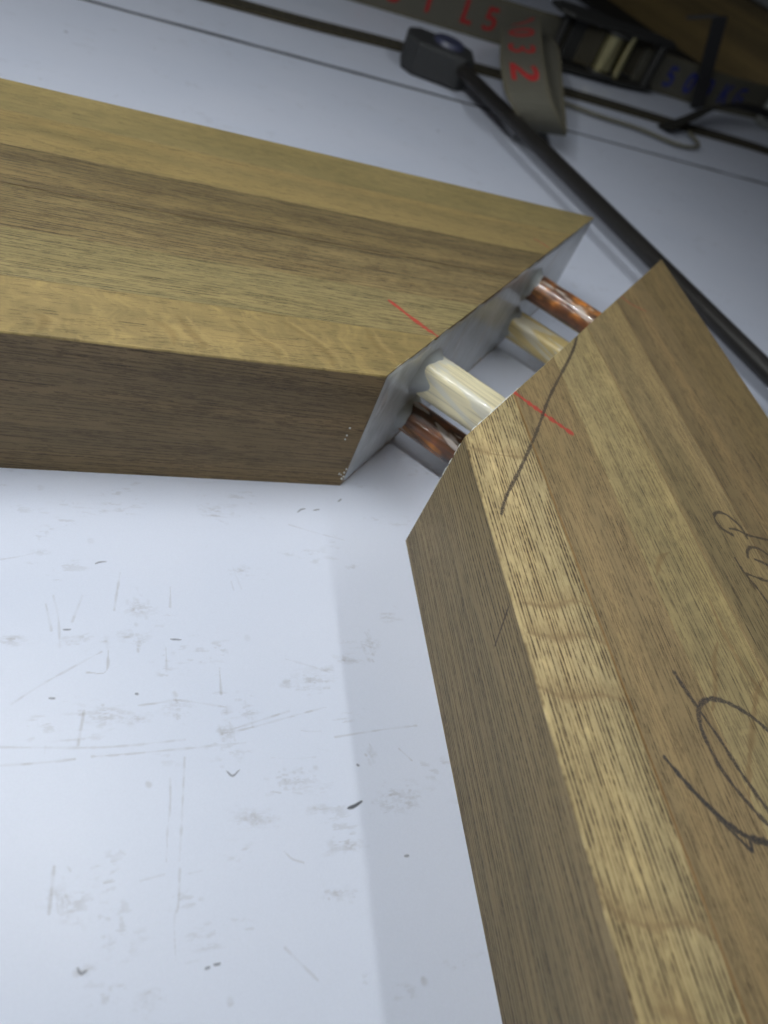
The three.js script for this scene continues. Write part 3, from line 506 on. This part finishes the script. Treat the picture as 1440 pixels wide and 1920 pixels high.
  R(RX, 0.028, RZ, ry)(mesh('cheek', ck, steel, g)); R(RX, 0.33, RZ, ry)(mesh('cheek', ck, steel, g));
  const along = (t, y, n = 0) => [RX + t * Math.cos(ry) + n * Math.sin(ry), y, RZ - t * Math.sin(ry) + n * Math.cos(ry)];
  const rodY = (name, t, n, r, m, y0 = 0.04, y1 = 0.335) => { const c = new THREE.CylinderGeometry(r * U, r * U, (y1 - y0) * U, 20); const o = mesh(name, c, m, g); const p = along(t, (y0 + y1) / 2, n); o.position.set(p[0] * U, p[1] * U, p[2] * U); return o; };
  rodY('spool', 0.0, 0.03, 0.075, zinc); rodY('pin', -0.42, 0.02, 0.03, steel); rodY('handle_bar', 0.44, 0.03, 0.035, steel); rodY('pin', 0.14, 0.05, 0.03, zinc);
  const hb = mesh('handle_grip', new RoundedBoxGeometry(0.2 * U, 0.26 * U, 0.05 * U, 2, 0.01 * U), steel, g); { const p = along(-0.25, 0.187, 0.0); hb.position.set(p[0] * U, p[1] * U, p[2] * U); hb.rotation.y = ry; }
  const wr = mesh('webbing', band([V(...along(-0.4, 0.187, -0.02)), V(...along(-0.1, 0.187, 0.05)), V(...along(0.1, 0.187, -0.06)), V(...along(0.4, 0.187, -0.03))], up(4), half * 0.95, th), std({ map: plain, color: lin(0.5, 0.46, 0.38), roughness: 0.9 }), g);
  rodY('ratchet_gear', 0.0, 0.03, 0.12, steel, 0.30, 0.326); rodY('ratchet_gear', 0.0, 0.03, 0.12, steel, 0.05, 0.072);
  tag(g, 'grey ratchet tie-down strap with red and blue print and a dark metal ratchet', 'strap');
}

// ---------------------------------------------------------------- things at the far right of the bench
{
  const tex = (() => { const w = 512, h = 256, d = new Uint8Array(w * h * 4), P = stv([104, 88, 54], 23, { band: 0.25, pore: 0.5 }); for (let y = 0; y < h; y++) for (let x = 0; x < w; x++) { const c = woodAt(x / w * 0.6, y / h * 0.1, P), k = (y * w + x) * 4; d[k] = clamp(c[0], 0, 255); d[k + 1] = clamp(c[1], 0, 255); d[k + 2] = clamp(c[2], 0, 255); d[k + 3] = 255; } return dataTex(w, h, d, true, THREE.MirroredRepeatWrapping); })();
  const dir = Math.atan2(0.387, 0.922);
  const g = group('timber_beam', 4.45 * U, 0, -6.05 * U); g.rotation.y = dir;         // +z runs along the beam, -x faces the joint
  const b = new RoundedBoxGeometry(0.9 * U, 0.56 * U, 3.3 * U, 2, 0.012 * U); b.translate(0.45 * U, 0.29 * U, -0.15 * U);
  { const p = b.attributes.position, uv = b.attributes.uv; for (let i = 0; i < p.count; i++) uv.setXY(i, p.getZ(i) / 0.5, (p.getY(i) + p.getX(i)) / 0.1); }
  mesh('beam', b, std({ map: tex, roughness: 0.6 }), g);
  tag(g, 'shaded brown timber beam at the far end of the bench behind the strap', 'timber');
  const s = group('shadow_gap_strip', 4.02 * U, 0, -6.1 * U); s.rotation.y = dir - 0.10;
  const rs = new RoundedBoxGeometry(0.62 * U, 0.03 * U, 2.5 * U, 2, 0.01 * U); rs.translate(0.0, 0.018 * U, -0.1 * U); mesh('strip', rs, std({ color: lin(0.012, 0.012, 0.012), roughness: 0.8 }), s);  // flat black strip drawn in place of the shadowed gap under the beam
  tag(s, 'black strip standing in for the shadowed gap along the foot of the timber beam', 'strip');
  const a = group('aluminium_profile', 4.78 * U, 0.572 * U, -6.1 * U); a.rotation.y = dir;
  for (const [x, y, w, h] of [[0.0, 0.05, 0.1, 0.1], [0.16, 0.09, 0.1, 0.18], [0.3, 0.04, 0.06, 0.08]]) { const bx = new RoundedBoxGeometry(w * U, h * U, 3.0 * U, 2, 0.006 * U); bx.translate(x * U, (y + 0.002) * U, 0); mesh('rail', bx, std({ color: lin(0.42, 0.44, 0.45), roughness: 0.4, metalness: 0.7 }), a); }
  tag(a, 'grey ribbed metal profile lying on top of the timber beam', 'profile');
  // black flat bar standing in front of the blue print
  const f = group('flat_bar', 3.70 * U, 0, -4.10 * U);
  const fb = new RoundedBoxGeometry(0.10 * U, 0.60 * U, 0.035 * U, 2, 0.006 * U); fb.translate(0, 0.30 * U, 0); mesh('bar', fb, std({ color: lin(0.012, 0.012, 0.014), roughness: 0.6 }), f);
  const hk = new RoundedBoxGeometry(0.22 * U, 0.02 * U, 0.03 * U, 2, 0.005 * U); hk.translate(-0.13 * U, 0.6 * U, 0); mesh('hook', hk, std({ color: lin(0.05, 0.05, 0.05), roughness: 0.5 }), f);
  f.rotation.set(-0.05, -0.2, 0.34); f.position.y = 0.018 * U;
  tag(f, 'black flat bar with a small hook leaning upright before the blue printed strap', 'bar');
  const q = group('grey_block', 4.62 * U, 0, -4.22 * U); q.rotation.y = -0.3;
  const qb = new RoundedBoxGeometry(0.34 * U, 0.26 * U, 0.1 * U, 2, 0.015 * U); qb.translate(0, 0.131 * U, 0); mesh('block', qb, std({ color: lin(0.30, 0.31, 0.29), roughness: 0.7 }), q);
  tag(q, 'small pale grey block standing at the right end of the strap', 'block');
}

renderer.render(scene, camera);
